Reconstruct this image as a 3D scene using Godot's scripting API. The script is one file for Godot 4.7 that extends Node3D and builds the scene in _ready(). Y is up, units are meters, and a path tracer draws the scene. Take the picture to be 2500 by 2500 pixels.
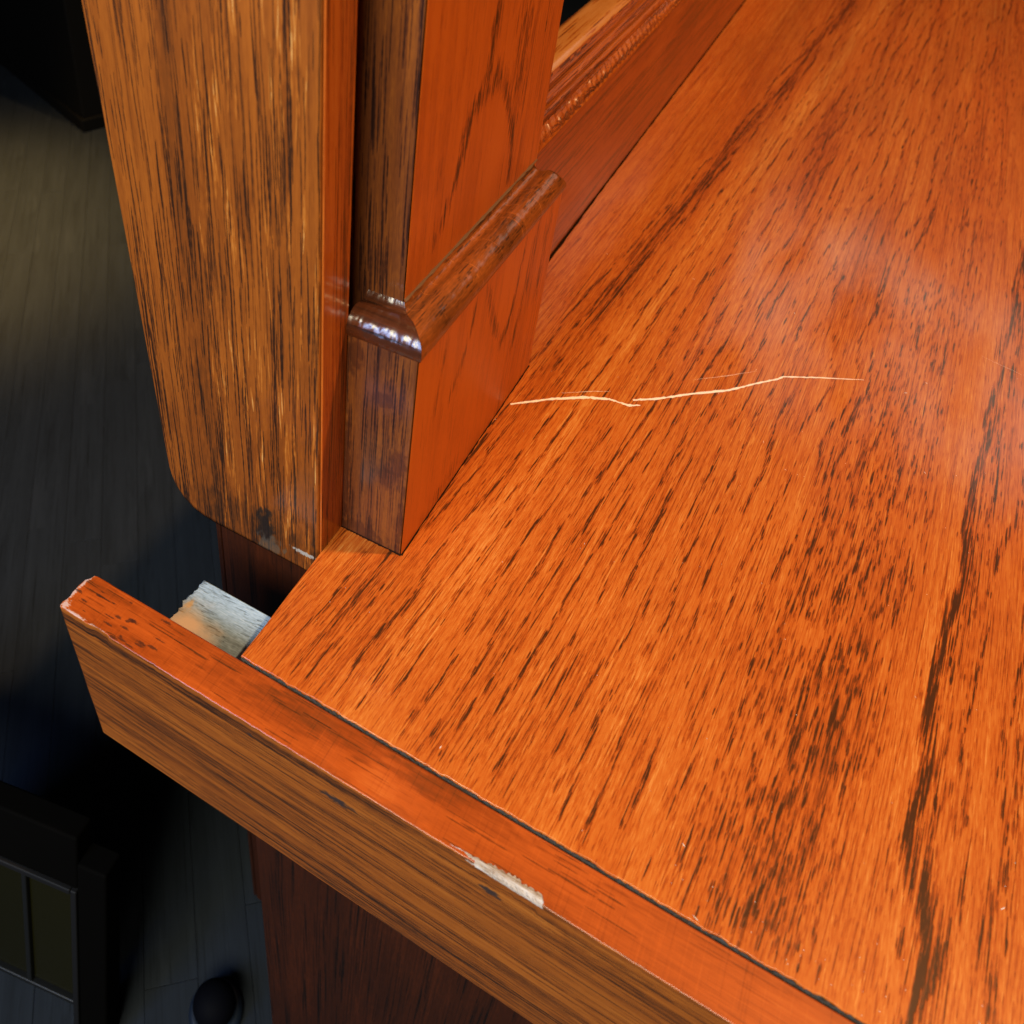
extends Node3D
# Corner of an old varnished oak seat cabinet: seat board, front rail, upright post, stile with its foot block, moulded side rail.
# Axes: x to the right along the front rail, y up (0 = top of the seat board), z towards the front. Units are metres.

const FLOOR := -0.58

var rng := RandomNumberGenerator.new()
var T := PackedFloat32Array()
var TW := 0
var TH := 0
var rough_noise := FastNoiseLite.new()


# ---------------------------------------------------------------- light and camera
func set_stage() -> void:
	var cam := Camera3D.new()
	cam.name = "camera"
	add_child(cam)
	var rot := Basis(Vector3(0.8622403, 0.0306880, -0.5055689), Vector3(-0.3283865, 0.7938184, -0.5118736), Vector3(0.3856215, 0.6073801, 0.6945398))
	cam.transform = Transform3D(rot.orthonormalized(), Vector3(0.14845, 0.36525, 0.17005))
	cam.projection = Camera3D.PROJECTION_FRUSTUM
	cam.near = 0.05
	cam.far = 30.0
	cam.size = 2.0 * 0.05 * 1250.0 / 2171.88
	cam.frustum_offset = Vector2(0.05 * 375.78 / 2171.88, -0.05 * 484.29 / 2171.88)
	var lens := CameraAttributesPhysical.new()
	lens.frustum_focal_length = 35.0
	lens.frustum_focus_distance = 0.46
	lens.frustum_near = 0.05
	lens.frustum_far = 30.0
	lens.exposure_aperture = 15.0
	cam.attributes = lens
	cam.projection = Camera3D.PROJECTION_FRUSTUM
	cam.near = 0.05
	cam.far = 30.0
	cam.size = 2.0 * 0.05 * 1250.0 / 2171.88
	cam.frustum_offset = Vector2(0.05 * 375.78 / 2171.88, -0.05 * 484.29 / 2171.88)

	var we := WorldEnvironment.new()
	we.name = "surroundings"
	var e := Environment.new()
	e.background_mode = Environment.BG_COLOR
	e.background_color = Color(0.03, 0.033, 0.04)
	e.tonemap_mode = Environment.TONE_MAPPER_LINEAR
	e.tonemap_exposure = 1.0
	e.sdfgi_enabled = true
	e.ssao_enabled = true
	e.ssil_enabled = true
	we.environment = e
	add_child(we)

	# warm work light above and to the right
	spot("warm_light", Vector3(1.58, 3.20, -0.92), Vector3(0.24, 0.0, -0.62), Color(1.0, 0.61, 0.26), 11.2, 30.0, 1.0, 0.08)
	# broad pale fill added at the front, its source unseen
	area("front_fill", Vector3(0.12, 1.00, 1.15), Vector3(0.05, 0.0, -0.08), Vector2(0.9, 0.6), Color(1.0, 0.93, 0.68), 3.1)
	# the blue of the sky in a high window to the left, mirrored in the glossy shoulder
	area("sky_window", Vector3(-0.47, 0.66, 1.10), Vector3(0.02, 0.13, -0.09), Vector2(0.36, 0.80), Color(0.36, 0.54, 1.0), 1.35)
	# unseen lights added in place of a pale ceiling, mirrored in the varnish
	area("sheen_light", Vector3(0.62, 1.6, -2.9), Vector3(0.2, 0.0, -0.5), Vector2(1.25, 0.65), Color(1.0, 0.84, 0.62), 0.36)
	area("sheen_light_2", Vector3(1.15, 1.5, -2.5), Vector3(0.2, 0.0, -0.5), Vector2(0.50, 0.25), Color(1.0, 0.86, 0.80), 0.045)
	# patch of warm light on the floor behind the cabinet
	spot("floor_light", Vector3(-1.52, 1.4, -0.34), Vector3(-1.26, FLOOR, -0.71), Color(1.0, 0.58, 0.17), 14.5, 15.0, 1.0, 0.12)


func spot(called: String, at: Vector3, aim: Vector3, c: Color, energy: float, cone: float, blend: float, size: float) -> void:
	var l := SpotLight3D.new()
	l.name = called
	add_child(l)
	l.look_at_from_position(at, aim, Vector3(0.01, 0, 1).normalized())
	l.light_color = c.linear_to_srgb()
	l.light_energy = energy
	l.spot_angle = cone
	l.spot_angle_attenuation = blend
	l.spot_range = 6.0
	l.spot_attenuation = 2.0
	l.light_size = size
	l.shadow_enabled = true


func area(called: String, at: Vector3, aim: Vector3, size: Vector2, c: Color, energy: float) -> void:
	var l := AreaLight3D.new()
	l.name = called
	add_child(l)
	l.look_at_from_position(at, aim, Vector3.UP)
	l.light_color = c.linear_to_srgb()
	l.light_energy = energy
	l.area_size = size
	l.area_range = 8.0
	l.shadow_enabled = true


# ---------------------------------------------------------------- wood textures
func noise_image(w: int, h: int, sd: int, freq: float, octaves := 2) -> Image:
	var n := FastNoiseLite.new()
	n.seed = sd
	n.noise_type = FastNoiseLite.TYPE_SIMPLEX_SMOOTH
	n.frequency = freq
	n.fractal_octaves = octaves
	return n.get_image(w, h, false, false, true)


# A tone field of w by h pixels whose grain runs down the image.
func canvas(w: int, h: int, sd: int, base: float, fine: float, mid: float, blot: float, stretch := 40.0) -> void:
	TW = w
	TH = h
	T.resize(w * h)
	var a := noise_image(w, maxi(8, int(h / stretch)), sd, 0.33, 2)
	a.resize(w, h, Image.INTERPOLATE_BILINEAR)
	var b := noise_image(maxi(8, w / 4), maxi(6, int(h / stretch / 4)), sd + 1, 0.11, 3)
	b.resize(w, h, Image.INTERPOLATE_CUBIC)
	var c := noise_image(maxi(8, w / 12), maxi(8, h / 24), sd + 2, 0.06, 3)
	c.resize(w, h, Image.INTERPOLATE_CUBIC)
	var d := noise_image(w / 2, h / 6, sd + 3, 0.30, 1)
	d.resize(w, h, Image.INTERPOLATE_BILINEAR)
	var pa := a.get_data()
	var pb := b.get_data()
	var pc := c.get_data()
	var pd := d.get_data()
	var kf := fine / 128.0
	var km := mid / 128.0
	var kb := blot / 128.0
	var kd := fine * 0.55 / 128.0
	var off := base - fine - mid - blot - fine * 0.55
	for i in w * h:
		T[i] = off + kf * pa[i] + km * pb[i] + kb * pc[i] + kd * pd[i]


# One pore: a soft dark (or, with a negative dark, light) dash along the grain.
func pore(x: float, y: float, length: float, wid: float, dark: float, slope := 0.0, wave := 0.0) -> void:
	var n := int(length)
	if n < 2:
		return
	var ph := x * 0.7 + y * 0.13
	var rag := rng.randf() * 6.0
	for k in n:
		var yy := int(y) + k
		if yy < 0 or yy >= TH:
			continue
		var t := float(k) / n
		var wdt := wid * minf(1.0, 3.2 * minf(t, 1.0 - t) + 0.25) * (0.8 + 0.2 * sin(k * 0.37 + rag))
		var cx := x + slope * k + wave * sin(k * 0.045 + ph)
		var x0 := int(cx - wdt)
		var x1 := int(cx + wdt) + 1
		var row := yy * TW
		for xx in range(maxi(x0, 0), mini(x1, TW - 1) + 1):
			var q := 1.0 - absf(xx - cx) / (wdt + 0.5)
			if q > 0.0:
				T[row + xx] -= dark * minf(1.0, q * 1.6)


# Soft irregular stain that darkens (or lightens) the tone.
func stain(x: float, y: float, rx: float, ry: float, amount: float, sd := 1) -> void:
	rough_noise.seed = sd
	rough_noise.frequency = 0.05
	for yy in range(maxi(0, int(y - ry)), mini(TH, int(y + ry))):
		for xx in range(maxi(0, int(x - rx)), mini(TW, int(x + rx))):
			var d := Vector2((xx - x) / rx, (yy - y) / ry).length() + 0.45 * rough_noise.get_noise_2d(xx, yy * 0.6)
			if d < 1.0:
				T[yy * TW + xx] -= amount * smoothstep(1.0, 0.45, d)


func tex(stops: Array) -> Image:
	var lut := PackedByteArray()
	lut.resize(256 * 3)
	var g := Gradient.new()
	var offs := PackedFloat32Array()
	var cols := PackedColorArray()
	for s in stops:
		offs.append(s[0])
		cols.append(s[1])
	g.offsets = offs
	g.colors = cols
	for i in 256:
		var c := g.sample(i / 255.0).linear_to_srgb()
		lut[i * 3] = clampi(int(c.r * 255.0), 0, 255)
		lut[i * 3 + 1] = clampi(int(c.g * 255.0), 0, 255)
		lut[i * 3 + 2] = clampi(int(c.b * 255.0), 0, 255)
	var out := PackedByteArray()
	out.resize(TW * TH * 3)
	var o := 0
	for i in TW * TH:
		var k := clampi(int(T[i] * 255.0), 0, 255) * 3
		out[o] = lut[k]
		out[o + 1] = lut[k + 1]
		out[o + 2] = lut[k + 2]
		o += 3
	return Image.create_from_data(TW, TH, false, Image.FORMAT_RGB8, out)


# Paints an irregular patch of another colour (a scuff, filler, warm light) on a finished image.
func patch(im: Image, x: float, y: float, rx: float, ry: float, c: Color, alpha: float, sd: int, freq := 0.12, streak := 1.0, softness := 0.45) -> void:
	rough_noise.seed = sd
	rough_noise.frequency = freq
	var s := c.linear_to_srgb()
	for yy in range(maxi(0, int(y - ry)), mini(im.get_height(), int(y + ry))):
		for xx in range(maxi(0, int(x - rx)), mini(im.get_width(), int(x + rx))):
			var d := Vector2((xx - x) / rx, (yy - y) / ry).length() + 0.6 * rough_noise.get_noise_2d(xx, yy * streak)
			if d < 0.9:
				im.set_pixel(xx, yy, im.get_pixel(xx, yy).lerp(s, alpha * smoothstep(0.9, softness, d)))


func oak(stain_red := 1.0) -> Array:
	return [
		[0.0, Color(0.060, 0.017, 0.005)], [0.22, Color(0.13, 0.030, 0.006)], [0.42, Color(0.28, 0.048, 0.006)],
		[0.62, Color(0.435, 0.087 * stain_red, 0.010)], [0.82, Color(0.52, 0.138 * stain_red, 0.020)], [1.0, Color(0.62, 0.23, 0.05)]]


func brown_oak() -> Array:
	return [
		[0.0, Color(0.028, 0.011, 0.006)], [0.22, Color(0.085, 0.027, 0.008)], [0.42, Color(0.20, 0.051, 0.008)],
		[0.62, Color(0.34, 0.094, 0.012)], [0.82, Color(0.46, 0.156, 0.025)], [1.0, Color(0.62, 0.31, 0.095)]]


func wood(im: Image, rough: float, coat: float, coat_rough: float, relief: float) -> StandardMaterial3D:
	var m := StandardMaterial3D.new()
	var t := ImageTexture.create_from_image(im)
	m.albedo_texture = t
	m.roughness = rough
	m.metallic_specular = 0.25
	if coat > 0.0:
		m.clearcoat_enabled = true
		m.clearcoat = coat
		m.clearcoat_roughness = coat_rough
	if relief > 0.0:
		m.heightmap_enabled = true
		m.heightmap_texture = t
		m.heightmap_scale = relief
	return m


func plain(c: Color, rough: float, spec := 0.5) -> StandardMaterial3D:
	var m := StandardMaterial3D.new()
	m.albedo_color = c.linear_to_srgb()
	m.roughness = rough
	m.metallic_specular = spec
	return m


# ---------------------------------------------------------------- worn edges: each moves the points of a box a little
class Bend:
	var n := FastNoiseLite.new()
	func at(p: Vector3) -> Vector3:
		return p


class BoardBend extends Bend:
	func _init() -> void:
		n.frequency = 90.0
		n.fractal_octaves = 3
	func at(p: Vector3) -> Vector3:
		if p.z > -0.01:
			p.z += 0.0006 * n.get_noise_1d(p.x) + 0.0006 * n.get_noise_1d(p.x * 7.0 + 40.0)
		if p.x < 0.003:
			p.x += 0.0004 * n.get_noise_1d(p.z + 3.0)
		return p


class RailBend extends Bend:
	func _init() -> void:
		n.frequency = 60.0
		n.fractal_octaves = 3
	# the end of the rail slopes inwards a little towards its lower corner
	func slope(p: Vector3) -> Vector3:
		p.x += 0.006 * clampf((-p.y - 0.006) / 0.104, 0.0, 1.0) * smoothstep(-0.05, -0.088, p.x)
		return p
	func chip(x: float) -> float:
		var c := (0.20 * smoothstep(0.106, 0.112, x) + 0.74 * smoothstep(0.112, 0.142, x)) * smoothstep(0.1535, 0.1505, x) * (0.8 + 0.5 * n.get_noise_1d(x * 7.0))
		var c2 := 0.55 * smoothstep(-0.070, -0.066, x) * smoothstep(-0.056, -0.060, x)
		return maxf(c, c2)
	func at(p: Vector3) -> Vector3:
		if p.z > 0.016 and p.y > -0.008:
			var c := chip(p.x)
			var wear := 0.0004 * n.get_noise_1d(p.x * 2.0) + 0.0003 * n.get_noise_1d(p.x * 9.0)
			var k := maxf(0.0, 1.0 - ((0.022 - p.z) + (-p.y)) / 0.0055)
			var o := (c * 0.0024 * (1.0 + 0.5 * n.get_noise_1d(p.x * 5.0)) + wear) * k
			p += Vector3(0, -o, -o)
		if p.x < -0.075:
			# rounded corners, seen from above, and a scalloped end
			var k2 := smoothstep(-0.072, -0.0882, p.x)
			var back := clampf(1.0 - p.z / 0.0055, 0.0, 1.0)
			var front := clampf(1.0 - (0.022 - p.z) / 0.0022, 0.0, 1.0)
			p.x += k2 * (0.0055 * (1.0 - sqrt(1.0 - back * back * 0.98)) + 0.0018 * (1.0 - sqrt(1.0 - front * front * 0.98)) + 0.0011 * maxf(0.0, sin(p.z * 520.0)) * smoothstep(-0.01, 0.0, p.y))
			p.x += 0.0009 * n.get_noise_2d(p.z * 6.0, p.y * 3.0) * smoothstep(-0.075, -0.084, p.x)
			if p.y > -0.006 and p.x < -0.084:
				p.y += 0.0007 * n.get_noise_1d(p.z * 14.0 + 4.0)
		return slope(p)


class RunnerBend extends Bend:
	func _init() -> void:
		n.frequency = 300.0
	func at(q: Vector3) -> Vector3:
		if q.x < -0.046:
			q.x += 0.0022 * n.get_noise_1d(q.z) + 0.0010 * n.get_noise_2d(q.z * 3.0, q.y * 2.0)
		q.y += 0.0002 * n.get_noise_2d(q.x, q.z)
		return q


# ---------------------------------------------------------------- meshes
# Face mapping: texture metres across (u) and along the grain (v), chosen by the face's main direction.
class Shape:
	var st := SurfaceTool.new()
	var grain := 1
	var size := Vector2.ONE
	var shift := Vector2.ZERO
	var finer_near := false   # the rows of the texture lie closer together towards the front
	var per_face := {}        # axis (0, 1, 2) -> extra Vector2 shift

	func _init(g: int, s: Vector2, sh := Vector2.ZERO) -> void:
		grain = g
		size = s
		shift = sh
		st.begin(Mesh.PRIMITIVE_TRIANGLES)

	func uv(p: Vector3, axis: int) -> Vector2:
		var along := p[grain]
		var other := 3 - grain - axis if axis != grain else (0 if grain != 0 else 1)
		var across := p[other]
		if axis == grain:
			along = p[3 - grain - other] * 0.25
		var s: Vector2 = shift + per_face.get(axis, Vector2.ZERO)
		if finer_near:
			return Vector2((across + s.x) / size.x, log(1.0 + 4.0 * maxf(0.0, -along)) / log(7.4))
		return Vector2((across + s.x) / size.x, -(along + s.y) / size.y)

	# a triangle facing along n, whatever the order of its corners
	func tri(a: Vector3, b: Vector3, c: Vector3, na: Vector3, nb: Vector3, nc: Vector3, axis := -1) -> void:
		var f := (b - a).cross(c - a)
		if f.length_squared() < 1e-20:
			return
		if axis < 0:
			axis = f.abs().max_axis_index()
		var flip := f.dot(na + nb + nc) > 0.0
		var order := [[a, na], [c, nc], [b, nb]] if flip else [[a, na], [b, nb], [c, nc]]
		for o in order:
			st.set_normal(o[1])
			st.set_uv(uv(o[0], axis))
			st.add_vertex(o[0])

	func quad(a: Vector3, b: Vector3, c: Vector3, d: Vector3, na: Vector3, nb: Vector3, nc: Vector3, nd: Vector3, axis := -1) -> void:
		tri(a, b, c, na, nb, nc, axis)
		tri(a, c, d, na, nc, nd, axis)

	# a grid of points (rows of equal length) with normals from its own slopes, turned towards "out"
	func sheet(rows: Array, out: Vector3, axis := -1) -> void:
		var nr := rows.size()
		var nc: int = rows[0].size()
		var normals := []
		for i in nr:
			var line := PackedVector3Array()
			for j in nc:
				var du: Vector3 = rows[i][mini(j + 1, nc - 1)] - rows[i][maxi(j - 1, 0)]
				var dv: Vector3 = rows[mini(i + 1, nr - 1)][j] - rows[maxi(i - 1, 0)][j]
				var n := du.cross(dv).normalized()
				line.append(n if n.dot(out) > 0.0 else -n)
			normals.append(line)
		for i in nr - 1:
			for j in nc - 1:
				quad(rows[i][j], rows[i][j + 1], rows[i + 1][j + 1], rows[i + 1][j], normals[i][j], normals[i][j + 1], normals[i + 1][j + 1], normals[i + 1][j], axis)

	# a box with rounded edges; bend(p) may move points
	func rounded_box(lo: Vector3, hi: Vector3, r: float, n: Vector3i, bend: Bend = null, sides := 63) -> void:
		var marks := []
		for k in 3:
			var line := PackedFloat32Array([lo[k], lo[k] + r * 0.12, lo[k] + r * 0.4, lo[k] + r])
			for i in range(1, n[k]):
				line.append(lerpf(lo[k] + r, hi[k] - r, float(i) / n[k]))
			line.append_array(PackedFloat32Array([hi[k] - r, hi[k] - r * 0.4, hi[k] - r * 0.12, hi[k]]))
			marks.append(line)
		var inner_lo := lo + Vector3.ONE * r
		var inner_hi := hi - Vector3.ONE * r
		for axis in 3:
			for side in 2:
				if not (sides >> (axis * 2 + side)) & 1:
					continue
				var ua := (axis + 1) % 3
				var va := (axis + 2) % 3
				var pts := []
				var nor := []
				for u in marks[ua]:
					var pl := PackedVector3Array()
					var nl := PackedVector3Array()
					for v in marks[va]:
						var p := Vector3.ZERO
						p[axis] = hi[axis] if side else lo[axis]
						p[ua] = u
						p[va] = v
						var q := p.clamp(inner_lo, inner_hi)
						var d := (p - q).normalized()
						p = q + d * r
						if bend != null:
							p = bend.at(p)
						pl.append(p)
						nl.append(d)
					pts.append(pl)
					nor.append(nl)
				for i in pts.size() - 1:
					for j in pts[0].size() - 1:
						quad(pts[i][j], pts[i][j + 1], pts[i + 1][j + 1], pts[i + 1][j], nor[i][j], nor[i][j + 1], nor[i + 1][j + 1], nor[i + 1][j], axis)

	# an outline in x and y (counter-clockwise) between z0 (front) and z1 (back), with a bevelled front edge
	func extrude(outline: PackedVector2Array, z0: float, z1: float, bevel: float, bottom_bevel: float) -> void:
		var n := outline.size()
		var inset := PackedVector2Array()
		var outs := PackedVector2Array()
		for i in n:
			var e0 := (outline[i] - outline[(i + n - 1) % n]).normalized()
			var e1 := (outline[(i + 1) % n] - outline[i]).normalized()
			var o := (Vector2(e0.y, -e0.x) + Vector2(e1.y, -e1.x)).normalized()
			outs.append(o)
			inset.append(outline[i] - o * (bevel + (bottom_bevel - bevel) * maxf(0.0, -o.y)))
		var face := Geometry2D.triangulate_polygon(inset)
		var f := Vector3(0, 0, 1)
		for i in range(0, face.size(), 3):
			var p := []
			for k in 3:
				p.append(Vector3(inset[face[i + k]].x, inset[face[i + k]].y, z0))
			tri(p[0], p[1], p[2], f, f, f, 2)
			tri(p[0] + Vector3(0, 0, z1 - z0), p[1] + Vector3(0, 0, z1 - z0), p[2] + Vector3(0, 0, z1 - z0), -f, -f, -f, 2)
		for i in n:
			var j := (i + 1) % n
			var e := (outline[j] - outline[i]).normalized()
			var flat := Vector3(e.y, -e.x, 0)
			var ni := Vector3(outs[i].x, outs[i].y, 0) if outs[i].dot(Vector2(flat.x, flat.y)) > 0.93 else flat
			var nj := Vector3(outs[j].x, outs[j].y, 0) if outs[j].dot(Vector2(flat.x, flat.y)) > 0.93 else flat
			var ring := [0.0, 0.3, 0.7, 1.0]
			for k in 3:
				var a0: float = ring[k] * PI / 2
				var a1: float = ring[k + 1] * PI / 2
				var pi0 := inset[i].lerp(outline[i], sin(a0))
				var pj0 := inset[j].lerp(outline[j], sin(a0))
				var pi1 := inset[i].lerp(outline[i], sin(a1))
				var pj1 := inset[j].lerp(outline[j], sin(a1))
				var b := bevel
				quad(Vector3(pi0.x, pi0.y, z0 - b * (1 - cos(a0))), Vector3(pj0.x, pj0.y, z0 - b * (1 - cos(a0))), Vector3(pj1.x, pj1.y, z0 - b * (1 - cos(a1))), Vector3(pi1.x, pi1.y, z0 - b * (1 - cos(a1))),
					(f * cos(a0) + ni * sin(a0)).normalized(), (f * cos(a0) + nj * sin(a0)).normalized(), (f * cos(a1) + nj * sin(a1)).normalized(), (f * cos(a1) + ni * sin(a1)).normalized(), 2 if absf(flat.y) > 0.7 else -1)
			quad(Vector3(outline[i].x, outline[i].y, z0 - bevel), Vector3(outline[j].x, outline[j].y, z0 - bevel), Vector3(outline[j].x, outline[j].y, z1), Vector3(outline[i].x, outline[i].y, z1), ni, nj, nj, ni)

	func mesh() -> ArrayMesh:
		return st.commit()


func part(called: String, m: Mesh, mat: Material, parent: Node3D, label := "") -> MeshInstance3D:
	var o := MeshInstance3D.new()
	o.name = called
	o.mesh = m
	o.material_override = mat
	parent.add_child(o, true)
	if label:
		o.set_meta("label", label)
	return o


func thing(called: String, label: String, category: String, at := Vector3.ZERO) -> Node3D:
	var o := Node3D.new()
	o.name = called
	o.position = at
	add_child(o, true)
	o.set_meta("label", label)
	o.set_meta("category", category)
	return o


# ---------------------------------------------------------------- the textures of each piece
# The seat texture is finer at the front of the board than far back: row 0 at the front edge, row 1 at 1.6 m.
func row_of(d: float) -> float:
	return log(1.0 + 4.0 * maxf(d, 0.0)) / log(7.4)


func depth_at(row: float) -> float:
	return (pow(7.4, row) - 1.0) / 4.0


func row_slope(d: float) -> float:
	return 4.0 / ((1.0 + 4.0 * maxf(d, 0.0)) * log(7.4))


# Seat board: 0.36 m across (x from -0.02) and 1.6 m along (z from 0 back).
func board_image() -> Image:
	var w := 2048
	var h := 2048
	canvas(w, h, 11, 0.745, 0.150, 0.075, 0.065, 20.0)
	var pu := w / 0.36
	var wob := FastNoiseLite.new()
	wob.seed = 5
	wob.frequency = 1.0
	wob.fractal_octaves = 2
	var tries := 60000
	# broad tone of the growth rings: dark and pale stripes that follow the grain
	var curve := Curve.new()
	curve.min_value = -1.0
	for q in [[0.0, -0.03], [0.012, -0.05], [0.024, -0.11], [0.034, -0.05], [0.046, 0.03], [0.056, 0.085], [0.070, 0.02], [0.085, -0.02], [0.10, 0.02], [0.125, -0.01], [0.14, 0.03], [0.16, -0.01], [0.18, 0.02], [0.20, -0.04], [0.225, -0.06], [0.243, 0.0], [0.252, 0.045], [0.27, -0.03], [0.285, 0.02], [0.32, 0.0], [0.36, 0.04]]:
		curve.add_point(Vector2(q[0] / 0.36, q[1]))
	var ring := PackedFloat32Array()
	ring.resize(w)
	for xx in w:
		ring[xx] = curve.sample(float(xx) / w)
	for yy in h:
		var z := -depth_at(yy / float(h))
		var off := int((0.02 - 0.085 * z + 0.004 * wob.get_noise_2d(7.0, z * 6.0)) * pu)
		var row := yy * w
		for xx in range(maxi(0, off), w):
			T[row + xx] += ring[xx - off]
	for i in tries:
		var z := -depth_at(rng.randf()) if rng.randf() < 0.7 else -rng.randf() * 0.5
		var x := -0.02 + rng.randf() * 0.36
		var r := x + 0.085 * z + 0.007 * wob.get_noise_2d(x * 7.0, z * 9.0) + 0.0022 * wob.get_noise_2d(x * 30.0 + 50.0, z * 45.0)
		var dens := 0.0
		var lo := 5.0
		var hi := 13.0
		var wide := 0.00042
		var deep := 0.30
		if r < 0.188:
			dens = 0.42 * clampf(0.6 + wob.get_noise_2d(r * 120.0, z * 9.0), 0.2, 1.2)
			wide = 0.00024
			deep = 0.21
			lo = 3.5
			hi = 15.0
		elif r < 0.243:
			var d := 1.0 - absf((r - 0.217) / 0.03)
			dens = 0.14 + 0.30 * d
			lo = 4.0
			hi = 13.0
			wide = 0.00048
			deep = 0.29
		elif r < 0.2555:
			dens = 0.22
			wide = 0.00022
			deep = 0.13
		elif r < 0.275:
			dens = 0.16
			lo = 4.0
			hi = 11.0
			wide = 0.00045
			deep = 0.24
		else:
			var row2 := fposmod(r + 0.004, 0.021) / 0.021
			dens = 0.6 if row2 < 0.16 else 0.20
			wide = 0.00035 if row2 < 0.16 else 0.00022
			deep = 0.26 if row2 < 0.16 else 0.10
			hi = 18.0
		if z < -0.36:
			dens *= 0.62
		if rng.randf() > dens:
			continue
		var pv := h * row_slope(-z)
		var fib := -0.075 * pu / pv
		var far := 1.0 + maxf(0.0, -z - 0.3) * 1.2
		var ln := lo * pow(hi / lo, rng.randf()) * rng.randf_range(0.7, 1.3) * 0.001 * pv * far
		var wd := maxf(0.6, wide * pu * rng.randf_range(0.45, 1.35))
		pore((x + 0.02) * pu, row_of(-z) * h, ln, wd, deep * rng.randf_range(0.5, 1.25), -fib, 0.0)
		if wide > 0.0004:
			pore((x + 0.02) * pu, row_of(-z) * h - ln * 0.3, ln * 1.7, wd * 2.2, deep * 0.16, -fib, 0.0)
	# growth rings: lines of short pores, one behind the other, that thin out and thicken again
	var rk := -0.002
	var number := 0
	while rk < 0.36:
		rk += rng.randf_range(0.0065, 0.0150)
		number += 1
		if rk > 0.196 and rk < 0.26:
			continue
		var faint := 1.0 if rk < 0.2 else 0.6
		var z := -rng.randf() * 0.01
		while z > -1.5:
			var pv := h * row_slope(-z)
			var fib := -0.075 * pu / pv
			var far := 1.0 + maxf(0.0, -z - 0.3) * 1.2
			z -= rng.randf_range(0.0025, 0.0085) * far
			var gate := 0.5 + 0.95 * wob.get_noise_2d(rk * 90.0, z * 7.0 + 30.0)
			if rng.randf() > clampf(gate + 0.2, 0.22, 0.97) * faint:
				continue
			var x := rk - 0.085 * z + 0.0075 * wob.get_noise_2d(rk * 8.0, z * 7.0) + 0.0012 * wob.get_noise_2d(number * 3.7, z * 40.0)
			for c in rng.randi_range(1, 3):
				var xx := x + rng.randfn(0.0, 1.0) * 0.00055
				var ln := 3.5 * pow(5.0, rng.randf()) * 0.001 * pv * far
				var wd := rng.randf_range(0.00016, 0.00048) * pu
				var zz := z + rng.randfn(0.0, 1.0) * 0.002
				pore((xx + 0.02) * pu, row_of(-zz) * h, ln, maxf(0.6, wd), rng.randf_range(0.22, 0.52), -fib, 0.0)
				pore((xx + 0.02) * pu, row_of(-zz) * h - ln * 0.3, ln * 1.7, wd * 2.4, 0.05, -fib, 0.0)
	# the heavy dark ring on the right
	for i in 1000:
		var t := rng.randf()
		var z := -depth_at(t)
		var pv := h * row_slope(-z)
		var fib := -0.075 * pu / pv
		var cx := 0.2585 - 0.085 * z + 0.005 * wob.get_noise_2d(3.0, z * 16.0) + (0.012 * smoothstep(-0.075, -0.01, z))
		var off := absf(rng.randfn(0.0, 1.0)) * 0.0036
		pore((cx + off + 0.02) * pu, row_of(-z) * h, rng.randf_range(12, 34) * 0.001 * pv, rng.randf_range(0.0003, 0.0010) * pu * maxf(0.3, 1.0 - off * 120.0), rng.randf_range(0.12, 0.30), -fib, 0.0)
	# broad dark streaks in the far half
	for i in 260:
		var z := -rng.randf_range(0.30, 1.4)
		var pv := h * row_slope(-z)
		var fib := -0.075 * pu / pv
		var cx := 0.024 - 0.085 * z + 0.004 * wob.get_noise_2d(9.0, z * 8.0) + rng.randfn(0.0, 1.0) * 0.0035
		pore((cx + 0.02) * pu, row_of(-z) * h, rng.randf_range(18, 60) * 0.001 * pv, rng.randf_range(0.0004, 0.0012) * pu, rng.randf_range(0.12, 0.3), -fib, 0.0)
	# pale broad streak and reddish cloudy zones
	for i in 160:
		var z := -rng.randf_range(0.2, 1.4)
		var pv := h * row_slope(-z)
		var fib := -0.075 * pu / pv
		var cx := 0.052 - 0.09 * z + rng.randfn(0.0, 1.0) * 0.006
		pore((cx + 0.02) * pu, row_of(-z) * h, rng.randf_range(40, 120) * 0.001 * pv, rng.randf_range(0.0005, 0.002) * pu, -rng.randf_range(0.02, 0.07), -fib, 0.0)
	for i in 26:
		stain(rng.randf() * w, rng.randf() * h, rng.randf_range(40, 150), rng.randf_range(60, 240), rng.randf_range(-0.05, 0.09), 40 + i)
	# fine short fibres
	var fib := -0.16
	for i in 46000:
		pore(rng.randf() * w, rng.randf() * h, rng.randf_range(4, 26), rng.randf_range(0.6, 1.6), rng.randf_range(-0.12, 0.18), -fib, 0.0)
	for i in 16000:
		pore(rng.randf() * w, rng.randf() * h, rng.randf_range(24, 150), rng.randf_range(0.8, 2.3), rng.randf_range(-0.11, 0.22), -fib, 0.5)
	return tex(oak())


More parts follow.
